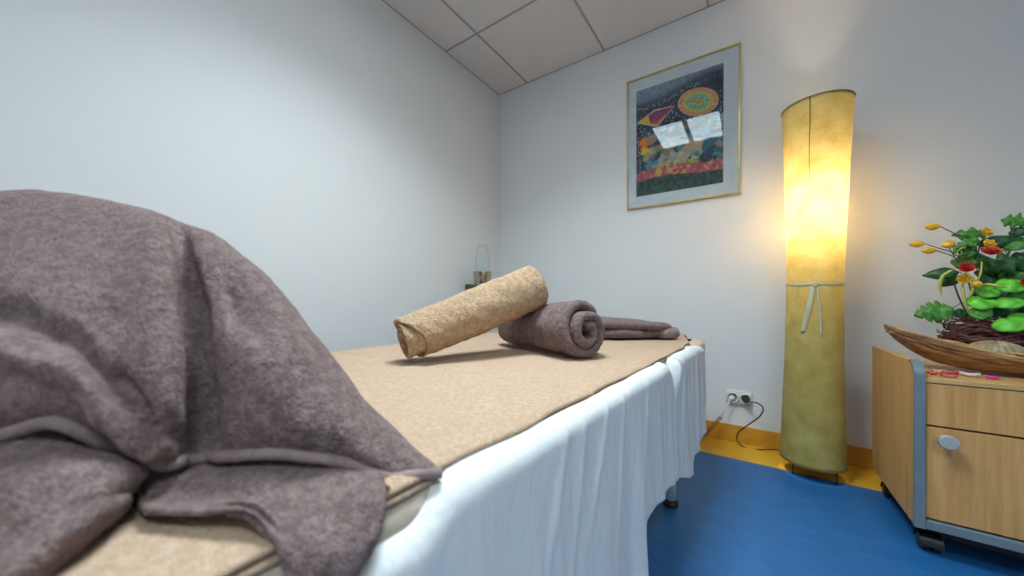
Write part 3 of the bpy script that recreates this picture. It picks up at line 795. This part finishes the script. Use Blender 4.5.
# ------------------------------------------------------------ socket and cables
oc = at(739, 397.5, YB)
ow = abs(at(752, 399, YB).x - at(726.5, 396, YB).x) / 2
oh = 0.036
outl = empty('wall_socket', (oc.x, YB, oc.z))
tag(outl, 'double white wall socket with a cable in each outlet', 'socket')
MB().box(oc.x - ow, oc.x + ow, YB - 0.012, YB - 0.0005, oc.z - oh, oc.z + oh, 0.003).build('plate', 'white_plastic', outl)
for dx in (-ow / 2, ow / 2):
    hs = MB().lathe([(0.0, 0.0), (0.019, 0.0), (0.024, 0.011), (0.026, 0.013), (0.028, 0.010), (0.028, 0.0)], (oc.x + dx, YB - 0.0115, oc.z), 28, (0, -1, 0)).build('outlet', 'white_plastic', outl)
    MB().lathe([(0, 0), (0.0175, 0), (0.0175, 0.001), (0, 0.001)], (oc.x + dx, YB - 0.0118, oc.z), 24, (0, -1, 0)).build('recess', 'dark_recess', hs)
# black lamp cable
def spline(pts, n=60): pts = [Vector(p) for p in pts]; return [cr(pts, k / (n - 1)) for k in range(n)]
px_ = oc.x + ow / 2
lc = empty('lamp_cable', (px_, YB - 0.02, oc.z))
tag(lc, 'dark cable looping from the right outlet down to the floor lamp', 'cable')
MB().lathe([(0, 0.0), (0.016, 0.0), (0.016, 0.016), (0.007, 0.034), (0.005, 0.05), (0, 0.05)], (px_, YB - 0.0135, oc.z), 20, (0.25, -1, 0)).build('plug', 'black_cable', lc)
MB().tube(spline([(px_ + .012, YB - .06, oc.z), at(757, 403, YB - .09), at(763, 408, YB - .10), at(760, 416, YB - .10), at(748, 425, YB - .07), at(739, 432, YB - .05), at(737, 440, YB - .06), at(743, 446.5, YB - .05), at(756, 449.5, YB - .05), at(780, 450.5, YB - .07), (LX - .03, LY + .1, .008), (LX, LY + .02, .03)], 110), 0.0032, 8).build('cord', 'black_cable', lc)
# coiled cable of the table
px2 = oc.x - ow / 2
cc = empty('coiled_cable', (px2, YB - 0.02, oc.z))
tag(cc, 'curly cable running from the left outlet down behind the white sheet', 'cable')
MB().lathe([(0, 0.0), (0.014, 0.0), (0.014, 0.014), (0.007, 0.03), (0.0, 0.03)], (px2, YB - 0.0135, oc.z), 20, (-0.3, -1, -0.2)).build('plug', 'white_plastic', cc)
s0 = Vector((px2 - .008, YB - .04, oc.z - .005)); s1 = at(721, 417, YB - .055); s2 = at(695, 444, YB - .09)
MB().tube([s0, (s0 + s1) / 2, s1], 0.0032, 8).build('straight_lead', 'white_plastic', cc)
ax = (s2 - s1).normalized(); sd = ax.cross(Vector((0, 1, 0))).normalized(); ud = ax.cross(sd)
L_ = (s2 - s1).length; nn = int(L_ / 0.0125)
MB().tube([s1 + ax * L_ * k / (nn * 12) + (sd * math.cos(k / 12 * 2 * PI) + ud * math.sin(k / 12 * 2 * PI)) * 0.009 for k in range(nn * 12)], 0.0024, 6).build('coil', 'shaded_coil', cc)

# ------------------------------------------------------------ bedside cabinet
KX, KY0, KY1 = 0.412, 1.55, 1.985
KW = 0.74; KT = CAM_H - 0.239; KB = CAM_H - 0.688
cab = empty('bedside_cabinet', (KX + KW / 2, (KY0 + KY1) / 2, 0))
tag(cab, 'low beech cabinet on castors with blue grey edging', 'cabinet')
def side_panel(xa, xb):
    top = KT + 0.044; r = 0.042
    prof = [(KY1, KB), (KY0 + .004, KB)] + [(KY0 + .004, KB)] + [(KY0 + .004 + r - r * math.cos(a), top - r + r * math.sin(a)) for a in [PI / 2 * k / 10 for k in range(11)]] + [(KY1, top)]
    n = len(prof); v = [(xa, y, z) for y, z in prof] + [(xb, y, z) for y, z in prof]
    f = [tuple(range(n))[::-1], tuple(range(n, 2 * n))] + [(k, (k + 1) % n, n + (k + 1) % n, n + k) for k in range(n)]
    mb = MB(); mb.add(v, f); o = mb.build('side_panel', 'beech_laminate', cab, smooth=False)
    # edging strip following the front and the rounded corner
    ed = [(KY0 - .003, KB - .004)] + [(KY0 - .003 + (r + .004) * (1 - math.cos(a)), top - r + (r + .004) * math.sin(a)) for a in [PI / 2 * k / 12 for k in range(13)]]
    inn = [(KY0 + .006, KB - .004)] + [(KY0 + .006 + (r - .006) * (1 - math.cos(a)), top - r + (r - .006) * math.sin(a)) for a in [PI / 2 * k / 12 for k in range(13)]]
    v = []
    for (a, b2) in zip(ed, inn): v += [(xa - .001, *a), (xb + .001, *a), (xb + .001, *b2), (xa - .001, *b2)]
    f = [(4 * i + k, 4 * i + (k + 1) % 4, 4 * i + 4 + (k + 1) % 4, 4 * i + 4 + k) for i in range(len(ed) - 1) for k in range(4)]
    f += [(3, 2, 1, 0), tuple(4 * (len(ed) - 1) + k for k in range(4))]
    mb = MB(); mb.add(v, f); mb.build('edging', 'grey_edging', o, smooth=False)
side_panel(KX, KX + .021); side_panel(KX + KW - .021, KX + KW)
xi0, xi1 = KX + .021, KX + KW - .021
MB().box(xi0, xi1, KY0 + .002, KY1, KT - .014, KT, 0.0015).build('top_panel', 'beech_top', cab, smooth=False)
MB().box(xi0, xi1, KY1 - .01, KY1, KB, KT - .014).build('back_panel', 'beech_laminate', cab, smooth=False)
MB().box(xi0, xi1, KY0 + .03, KY1 - .01, KB + .0, KB + .018).build('bottom_panel', 'dark_recess', cab, smooth=False)
MB().box(xi0, xi1, KY0 + .026, KY0 + .03, KB, KT - .014).build('inner_carcass', 'dark_recess', cab, smooth=False)
ZD = CAM_H - 0.382
MB().box(xi0 + .0035, xi1 - .003, KY0 + .004, KY0 + .022, ZD + .003, KT - .0165, 0.001).build('drawer', 'beech_laminate', cab, smooth=False)
dd = MB().box(xi0 + .0035, xi1 - .003, KY0 + .004, KY0 + .022, KB + .030, ZD - .003, 0.001).build('door', 'beech_laminate', cab, smooth=False)
MB().box(KX + .0225, KX + KW - .0225, KY0 - .002, KY0 + .024, KB - .004, KB + .024, 0.003).build('bottom_rail', 'grey_edging', cab, smooth=False)
kp = at(947, 441, KY0 - .012)
mb = MB().lathe([(0.0, 0.0), (0.010, 0.0), (0.009, 0.014), (0.017, 0.019), (0.0195, 0.021), (0.0195, 0.0215), (0.0195, 0.031), (0.0195, 0.0315), (0.018, 0.033), (0.0175, 0.033), (0.0, 0.0335)], (0, 0, 0), 28, (0, -1, 0))
for q in mb.v: q.x *= 1.05; q += Vector((kp.x, KY0 + .004, kp.z))
mb.build('knob', 'brushed_metal', dd)
MB().box(KX + .03, KX + KW - .03, KY0 + .085, KY1 - .03, .035, KB).build('underside_shade', 'dark_recess', cab, smooth=False)  # dark block added to stand in for the shade under the cabinet
for (cx_, cy_) in ((KX + .045, KY0 + .05), (KX + KW - .045, KY0 + .05), (KX + .045, KY1 - .05), (KX + KW - .045, KY1 - .05)):
    cs = MB().box(cx_ - .022, cx_ + .022, cy_ - .022, cy_ + .022, KB - .02, KB - .004, .003).build('castor', 'black_rubber', cab)
    for dx in (-.013, .013):
        MB().lathe([(0, -.009), (.020, -.009), (.0235, -.005), (.0235, .005), (.020, .009), (0, .009)], (cx_ + dx - .0, cy_ + .008, 0.0238), 28, (1, 0, 0)).build('wheel', 'black_rubber', cs)
    # fork hood
    MB().grid(lambda u, v: Vector((cx_ - .024 + .048 * v, cy_ + .008 + .030 * math.cos(PI * u), 0.024 + .032 * math.sin(PI * u))), 16, 2).build('hood', 'black_rubber', cs)

# ------------------------------------------------------------ boat-shaped basket on the cabinet
BXc, BYc = 0.84, 1.745
boat = empty('boat_basket', (BXc, BYc, KT))
tag(boat, 'long boat shaped dish of dark bark strips with a raised pointed tip on the cabinet', 'dish')
BLh = 0.445
def sheer(k): return 0.044 + 0.096 * abs(k) ** 2.4
def hull(scale=1.0, lift=0.0, gro=0.004):
    def fn(u, v):
        k = -1 + 2 * u; a = PI * v                       # k along, a round the section
        wdt = 0.078 * max(0.0, 1 - abs(k) ** 2.3) ** 0.8 * scale + 0.004
        keel = 0.118 * abs(k) ** 6.0 + 0.012 * abs(k) ** 2
        top_ = sheer(k)
        y = -math.cos(a) * wdt; s_ = math.sin(a)
        z = top_ - (top_ - keel) * s_ ** 0.8 * scale + lift
        g = gro * (abs(math.sin(v * PI * 6.5 + 0.6 * math.sin(u * 9))) - 0.5) + 0.003 * ns((k * 14, v * 6, 0), 1, 4)
        y += -math.cos(a) * g; z += -s_ * g
        return Vector((BXc + k * BLh, BYc + y, KT + 0.006 + z))
    return fn
hl = MB().grid(hull(), 120, 70).build('hull', 'boat_wood', boat)
solid(hl, 0.006, 0)
# pale strips lying along the rims
for sd_, a0, a1, dz, off in ((-1, -0.97, 0.9, 0.004, 0.0), (-1, -0.80, 0.95, -0.010, 0.004), (1, -0.93, 0.9, 0.004, 0.0), (-1, -0.62, 0.4, 0.010, -0.014), (1, -0.55, 0.6, 0.010, -0.012), (-1, -1.0, -0.45, -0.022, 0.0)):
    pts = []
    for i in range(40):
        k = a0 + (a1 - a0) * i / 39
        wdt = 0.078 * max(0.0, 1 - abs(k) ** 2.3) ** 0.8 + 0.004 + off
        pts.append((BXc + k * BLh, BYc + sd_ * max(wdt, .002), KT + .006 + sheer(k) + dz + 0.002 * math.sin(i * .7 + dz * 900)))
    MB().tube(pts, [0.0032 + 0.0014 * math.sin(i * 0.9) for i in range(40)], 7).build('strip', 'boat_wood_pale' if dz > 0 else 'boat_wood', boat)

for (xa, ya, xb, yb, d) in ((921, 337, 972, 349, .0), (925, 340, 966, 350, -.012), (932, 338.5, 985, 349, .012)):
    MB().tube([at(xa, ya, BYc - .02 + d), at((xa + xb) / 2, (ya + yb) / 2 - .8, BYc - .035 + d), at(xb, yb + 1, BYc - .045 + d)], [.003, .0048, .004], 7).build('strip', 'boat_wood_pale', boat)
# ribbed shell lying in the boat
shx = at(998, 345, BYc - 0.045)
def shellf(u, v):
    a = PI * (v); ph = 2 * PI * u
    rib = 1 + 0.035 * math.cos(ph * 26)
    r = math.sin(a * 0.5) 
    return Vector((shx.x + 0.068 * r * rib * math.cos(ph), BYc - 0.030 + 0.034 * r * rib * math.sin(ph), KT + 0.058 + 0.050 * math.cos(a * 0.5) * (0.96 + 0.04 * math.cos(ph * 26))))
shl = MB().grid(shellf, 208, 18, True).build('ribbed_shell', 'shell')
tag(shl, 'pale ribbed domed shell sitting in the bark boat', 'shell')

# ------------------------------------------------------------ flower arrangement
FY = 1.84
nc = Vector((0.66, FY - 0.005, KT + 0.115))
fa = empty('flower_arrangement', (nc.x, nc.y, KT + .03))
tag(fa, 'artificial bouquet of yellow buds, red blooms and green leaves in a dark vine nest', 'flowers')
rnd = random.Random(11)
mb = MB()
for i in range(150):
    a0 = rnd.uniform(0, 2 * PI); tilt = rnd.uniform(-.55, .55); rr = rnd.uniform(0.5, 1.03); a_ = rnd.uniform(0, 2 * PI); arc = rnd.uniform(1.0, 3.0)
    pts = []
    for k in range(12):
        a = a0 + arc * k / 11
        x = math.cos(a) * 0.115 * rr; y = math.sin(a) * 0.075 * rr
        z = math.sin(a - a_) * 0.055 * tilt * 1.6 + rnd.uniform(-.004, .004) + 0.045 * math.sqrt(max(0, 1.1 - rr * rr)) * math.cos(a_ * 3)
        pts.append(nc + Vector((x, y, max(z, -.085))))
    mb.tube(pts, rnd.uniform(0.0013, 0.0026), 5)
mb.build('vine_nest', 'vine', fa)
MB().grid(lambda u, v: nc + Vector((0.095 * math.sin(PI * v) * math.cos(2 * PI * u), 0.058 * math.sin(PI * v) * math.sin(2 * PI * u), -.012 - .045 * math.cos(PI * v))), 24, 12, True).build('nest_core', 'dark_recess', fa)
# loose twigs at its left
for k in range(3):
    p0 = at(975, 322, FY - .05)
    MB().tube(spline([p0, at(952 + 3 * k, 322 + 4 * k, FY - .06), at(953 + 2 * k, 334 + 3 * k, FY - .06), at(968, 345 + k, FY - .05)], 14), 0.0013, 5).build('twig', 'vine', fa)
def stem(pts, r=0.0016, mat='stem_brown'): return MB().tube(spline(pts, 18), r, 6).build('stem', mat, fa)
base = nc + Vector((-0.03, 0, 0.02))
def leaf(px, py, w_, h_, ang, Y, mat, shape='oval', curl=0.25, tilt=0.35, st=None):
    """w_, h_ in metres; ang: direction of the tip; faces the room"""
    if shape in ('lobed', 'oval'): h_ *= 1.25
    c = at(px, py, Y); n = Vector((rnd.uniform(-.35, .15), -1, (tilt if shape != 'round' else 0.75) + rnd.uniform(-.1, .2))).normalized()
    xa = Vector((math.cos(ang), 0, math.sin(ang))); xa = (xa - n * xa.dot(n)).normalized(); ya = n.cross(xa)
    NU, NV = 21, 9; v = []
    for i in range(NU):
        t = i / (NU - 1)
        if shape == 'oval': wd = math.sin(PI * min(1, t ** 0.8)) ** 0.8
        elif shape == 'round': wd = math.sqrt(max(0, 1 - (2 * t - 1) ** 2))
        elif shape == 'split': wd = math.sin(PI * min(1, t ** 0.75)) ** 0.75 * (1.0 if i % 4 else 0.55)
        elif shape == 'lobed': wd = math.sin(PI * min(1, t ** 0.8)) ** 0.7 * (0.80 + 0.28 * math.sin(t * 19))
        else: wd = math.sin(PI * t) ** 0.6
        for j in range(NV):
            q = -1 + 2 * j / (NV - 1)
            p = c + xa * (t - 0.5) * w_ + ya * q * wd * h_ / 2
            p += n * (-curl * h_ * q * q * 0.5 - curl * w_ * (t - 0.45) ** 2 + 0.04 * h_ * math.sin(t * 12 + abs(q) * 4) + (0.03 * h_ if j == 4 else 0.05 * h_ * (1 - abs(q))))
            v.append(p)
    f = [(i * NV + j, (i + 1) * NV + j, (i + 1) * NV + j + 1, i * NV + j + 1) for i in range(NU - 1) for j in range(NV - 1)]
    mb = MB(); mb.add(v, f)
    o = mb.build('leaf', mat, fa); solid(o, 0.0008, 0)
    if st:
        s = c - xa * w_ * 0.47
        MB().tube(spline([s, (s + st) / 2 + Vector((0, .01, .006)), st], 12), 0.0012, 5).build('stem', 'leaf_dark', fa)
    return o
core = at(985, 318, FY)
# px, py, width, height, angle, Y, material, shape
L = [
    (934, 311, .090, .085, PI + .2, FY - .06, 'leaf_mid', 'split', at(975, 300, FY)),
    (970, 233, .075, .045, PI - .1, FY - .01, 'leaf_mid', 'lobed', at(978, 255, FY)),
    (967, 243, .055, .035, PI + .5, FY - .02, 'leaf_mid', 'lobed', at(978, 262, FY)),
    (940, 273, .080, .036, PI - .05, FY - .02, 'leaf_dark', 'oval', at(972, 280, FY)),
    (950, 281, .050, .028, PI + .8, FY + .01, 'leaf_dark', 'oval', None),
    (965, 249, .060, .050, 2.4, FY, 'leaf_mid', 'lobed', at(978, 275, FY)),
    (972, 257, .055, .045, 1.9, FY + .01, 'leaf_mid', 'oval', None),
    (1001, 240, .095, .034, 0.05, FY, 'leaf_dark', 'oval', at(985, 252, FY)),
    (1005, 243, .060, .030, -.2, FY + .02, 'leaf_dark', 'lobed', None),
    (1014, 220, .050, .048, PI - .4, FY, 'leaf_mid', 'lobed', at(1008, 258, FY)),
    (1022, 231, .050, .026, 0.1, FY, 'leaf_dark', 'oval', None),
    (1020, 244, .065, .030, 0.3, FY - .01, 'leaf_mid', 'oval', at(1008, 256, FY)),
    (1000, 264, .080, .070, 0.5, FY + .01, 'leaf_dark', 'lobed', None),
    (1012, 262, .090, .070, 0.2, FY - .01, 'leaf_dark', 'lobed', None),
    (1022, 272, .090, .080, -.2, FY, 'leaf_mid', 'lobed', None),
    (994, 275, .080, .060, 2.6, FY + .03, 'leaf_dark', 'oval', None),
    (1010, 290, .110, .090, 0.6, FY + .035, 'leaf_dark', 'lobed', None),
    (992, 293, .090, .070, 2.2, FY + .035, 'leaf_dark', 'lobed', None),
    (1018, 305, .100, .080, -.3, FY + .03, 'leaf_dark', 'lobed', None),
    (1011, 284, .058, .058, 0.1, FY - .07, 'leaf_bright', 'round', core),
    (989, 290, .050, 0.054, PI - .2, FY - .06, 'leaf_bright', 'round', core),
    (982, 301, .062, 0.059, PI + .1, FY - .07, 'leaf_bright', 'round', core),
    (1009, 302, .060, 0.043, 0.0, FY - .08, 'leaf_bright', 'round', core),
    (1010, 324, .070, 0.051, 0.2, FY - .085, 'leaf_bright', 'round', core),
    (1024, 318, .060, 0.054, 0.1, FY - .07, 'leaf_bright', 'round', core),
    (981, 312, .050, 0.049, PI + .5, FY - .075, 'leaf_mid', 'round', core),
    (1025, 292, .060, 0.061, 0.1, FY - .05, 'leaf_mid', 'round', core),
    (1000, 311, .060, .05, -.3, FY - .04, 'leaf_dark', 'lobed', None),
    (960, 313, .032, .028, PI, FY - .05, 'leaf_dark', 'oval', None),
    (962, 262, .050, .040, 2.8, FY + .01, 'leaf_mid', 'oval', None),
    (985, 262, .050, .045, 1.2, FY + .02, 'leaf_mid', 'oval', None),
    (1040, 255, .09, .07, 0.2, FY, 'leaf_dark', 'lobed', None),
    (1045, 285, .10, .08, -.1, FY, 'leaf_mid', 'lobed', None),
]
for (px, py, w_, h_, an, Y, mt, shp, st) in L: leaf(px, py, w_, h_, an, Y, mt, shp, st=st)
# long yellowish blades
for pts, wd in (([at(952, 270, FY - .05), at(943, 276, FY - .06), at(940, 285, FY - .06), at(941, 295, FY - .055)], .012),
                ([at(966, 272, FY - .05), at(973, 280, FY - .07), at(972, 292, FY - .07), at(967, 300, FY - .06)], .011),
                ([at(962, 280, FY - .05), at(963, 292, FY - .07), at(966, 305, FY - .07), at(970, 318, FY - .05)], .010),
                ([at(978, 286, FY - .06), at(988, 284, FY - .09), at(998, 286, FY - .10), at(1008, 288, FY - .09)], .009),
                ([at(982, 262, FY - .05), at(981, 272, FY - .055), at(978, 280, FY - .055), at(976, 288, FY - .05)], .007),
                ([at(950, 262, FY - .03), at(957, 252, FY - .03), at(962, 248, FY - .03), at(966, 247, FY - .03)], .006)):
    P = spline(pts, 16); v = []
    for i, p in enumerate(P):
        t = (P[min(i + 1, 15)] - P[max(i - 1, 0)]).normalized(); s_ = t.cross(Vector((0, -1, .2))).normalized()
        ww = wd * math.sin(PI * (0.08 + 0.9 * i / 15)) ** 0.7 / 2.7
        v += [p - s_ * ww, p + Vector((0, -.002, 0)), p + s_ * ww]
    f = []
    for i in range(15): f += [(3 * i, 3 * i + 1, 3 * i + 4, 3 * i + 3), (3 * i + 1, 3 * i + 2, 3 * i + 5, 3 * i + 4)]
    mb = MB(); mb.add(v, f); solid(mb.build('blade_leaf', 'blade_yellow', fa), .0008, 0)
# yellow buds: overlapping petals round an egg
def bud(px, py, Y, ln, rad, dirv, joint=None):
    c = at(px, py, Y); d = Vector(dirv).normalized()
    R = Vector((0, 0, 1)).rotation_difference(d).to_matrix()
    def fn(u, v):
        a = 2 * PI * u; r = rad * math.sin(PI * (0.04 + 0.90 * v)) ** 0.75 * (1 + 0.10 * abs(math.sin(a * 2.5 + v * 2.5)))
        return c + R @ Vector((r * math.cos(a), r * math.sin(a), (v - 0.5) * ln))
    o = MB().grid(fn, 40, 18, True).build('yellow_bud', 'petal_yellow', fa)
    if joint is not None:
        s = c - d * ln * 0.48
        stem([s, (s * 0.6 + joint * 0.4), joint], 0.0015)
    return o
hub = at(962, 258, FY - .03)
bud(932.5, 226.5, FY - .02, .036, .0125, (-1, 0, .10), at(960, 236, FY - .01))
bud(917, 244, FY - .03, .037, .0115, (-1, 0, .05), at(945, 250, FY - .02))
bud(929, 250.5, FY - .04, .036, .0110, (-1, 0, .12), at(950, 255, FY - .03))
stem([at(945, 250, FY - .02), at(955, 254, FY - .02), at(966, 268, FY - .02), at(972, 300, FY - .02)], .0016)
stem([at(950, 255, FY - .03), at(960, 262, FY - .02), at(968, 280, FY - .02), at(974, 310, FY - .02)], .0016)
stem([at(952, 277, FY - .01), at(958, 295, FY - .01), at(966, 312, FY - .01), at(972, 322, FY)], .0025)
stem([at(980, 262, FY), at(978, 290, FY), at(975, 320, FY)], .002)
stem([at(1014, 228, FY), at(1010, 245, FY), at(1004, 270, FY), at(998, 300, FY)], .0016)
stem([at(975, 230, FY), at(979, 245, FY), at(976, 265, FY)], .0014)
stem([at(960, 236, FY - .01), at(972, 240, FY), at(978, 262, FY)], .0014)
bud(948.5, 244.5, FY - .05, .026, .0150, (-.2, -.3, 1), at(958, 262, FY - .03))
bud(977, 284, FY - .08, .022, .0100, (-.2, -.4, 1))
# open blooms made of petals
def bloom(px, py, Y, R_, n, layers, mat, name, tilt, eye=None):
    c = at(px, py, Y); d = Vector(tilt).normalized(); Rm = Vector((0, 0, 1)).rotation_difference(d).to_matrix()
    mb = MB()
    for l in range(layers):
        for k in range(n):
            a = 2 * PI * (k + 0.5 * l) / n; el = 0.25 + 0.42 * l; rr = R_ * (1 - 0.17 * l); wd = R_ * 1.9 / n * 1.5
            def fn(u, v, a=a, el=el, rr=rr, wd=wd):
                s = v; q = (u - .5) * 2
                x = rr * s * math.cos(el + 0.35 * s); z = rr * s * math.sin(el + 0.35 * s) - 0.1 * rr * q * q
                y = q * wd * math.sin(PI * (0.12 + 0.80 * s)) ** 0.8
                return c + Rm @ Vector((x * math.cos(a) - y * math.sin(a), x * math.sin(a) + y * math.cos(a), z))
            mb.grid(fn, 5, 6)
    o = mb.build(name, mat, fa); solid(o, .0006, 0)
    if eye: MB().lathe([(0, .006), (.0035, .0055), (.0055, .003), (.006, 0), (.004, -.002)], c + d * .006, 14, d).build('flower_eye', eye, o)
bloom(966, 268.5, FY - .085, .022, 12, 3, 'petal_red', 'red_flower', (-.2, -1, .45), 'flower_eye')
bloom(990, 253.5, FY - .065, .028, 14, 3, 'petal_red', 'red_flower', (.1, -.6, 1))
bloom(1027, 283, FY - .07, .020, 12, 3, 'petal_red', 'red_flower', (.0, -1, .3))
bloom(985, 233, FY - .02, .018, 6, 3, 'petal_yellow', 'yellow_flower', (.5, -1, .3), 'petal_yellow')
bloom(988, 244.5, FY - .05, .0185, 6, 3, 'petal_yellow', 'yellow_flower', (.3, -1, .5), 'petal_yellow')
bloom(963, 279, FY - .075, .019, 6, 3, 'petal_yellow', 'yellow_flower', (-.1, -1, .0))

# ------------------------------------------------------------ dried petals and seeds on the cabinet top
rp = random.Random(4)
def petal(px, py, mat, ln, wd, ang, label, group=None, th=.008, name='dried_petal'):
    t = (px - 512) / F; Z = 0.237 * F / (py - 298); c = pz(px, py, Z); c.z = KT
    ca2, sa2 = math.cos(ang), math.sin(ang); sd = rp.uniform(0, 50)
    def fn(u, v):
        a = 2 * PI * u; r = math.sin(PI * v)
        x = ln / 2 * math.cos(a) * r; y = wd / 2 * math.sin(a) * r
        z = th / 2 - th / 2 * math.cos(PI * v) + th * 0.7 * ((2 * x / ln) ** 2)
        k = 1 + 0.25 * ns((math.cos(a) * 2, math.sin(a) * 2, v * 2), 1, sd)
        x *= k; y *= k
        return Vector((c.x + x * ca2 - y * sa2, c.y + x * sa2 + y * ca2, KT + 0.0004 + z * (1 if v > .5 else .6)))
    o = MB().grid(fn, 24, 12, True).build(name, mat)
    tag(o, label, 'petal', group)
G = 'dried petals in the cluster on the cabinet'
for (px, py, mat, ln, wd, an, lb) in ((927, 373, 'dry_red', .026, .008, .1, 'thin dried red petal right against the grey cabinet edging'),
                                      (933, 374.5, 'dry_red', .020, .010, -.5, 'small dried red petal second from the grey cabinet edging'),
                                      (938, 372.5, 'dry_cream', .022, .012, .3, 'small cream dried petal among the red ones near the cabinet edging'),
                                      (943, 375.5, 'dry_red', .022, .011, .8, 'dried red petal in front of the small cream petal'),
                                      (948, 373.5, 'dry_red', .024, .010, -.3, 'dried red petal behind the pink one in the cluster'),
                                      (955, 374, 'dry_red', .020, .012, .4, 'dried red petal closest to the pale cream blossom')):
    petal(px, py, mat, ln, wd, an, lb, G, th=.010)
petal(950, 377, 'dry_pink', .030, .012, .05, 'dried pink petal at the front of the red cluster')
petal(970, 376, 'dry_cream', .042, .020, -.1, 'pale cream dried blossom between the red and magenta petals', th=.011, name='dried_blossom')
petal(991.5, 378.5, 'dry_magenta', .026, .014, -.1, 'bright magenta dried petal lying before the bark boat', th=.009)
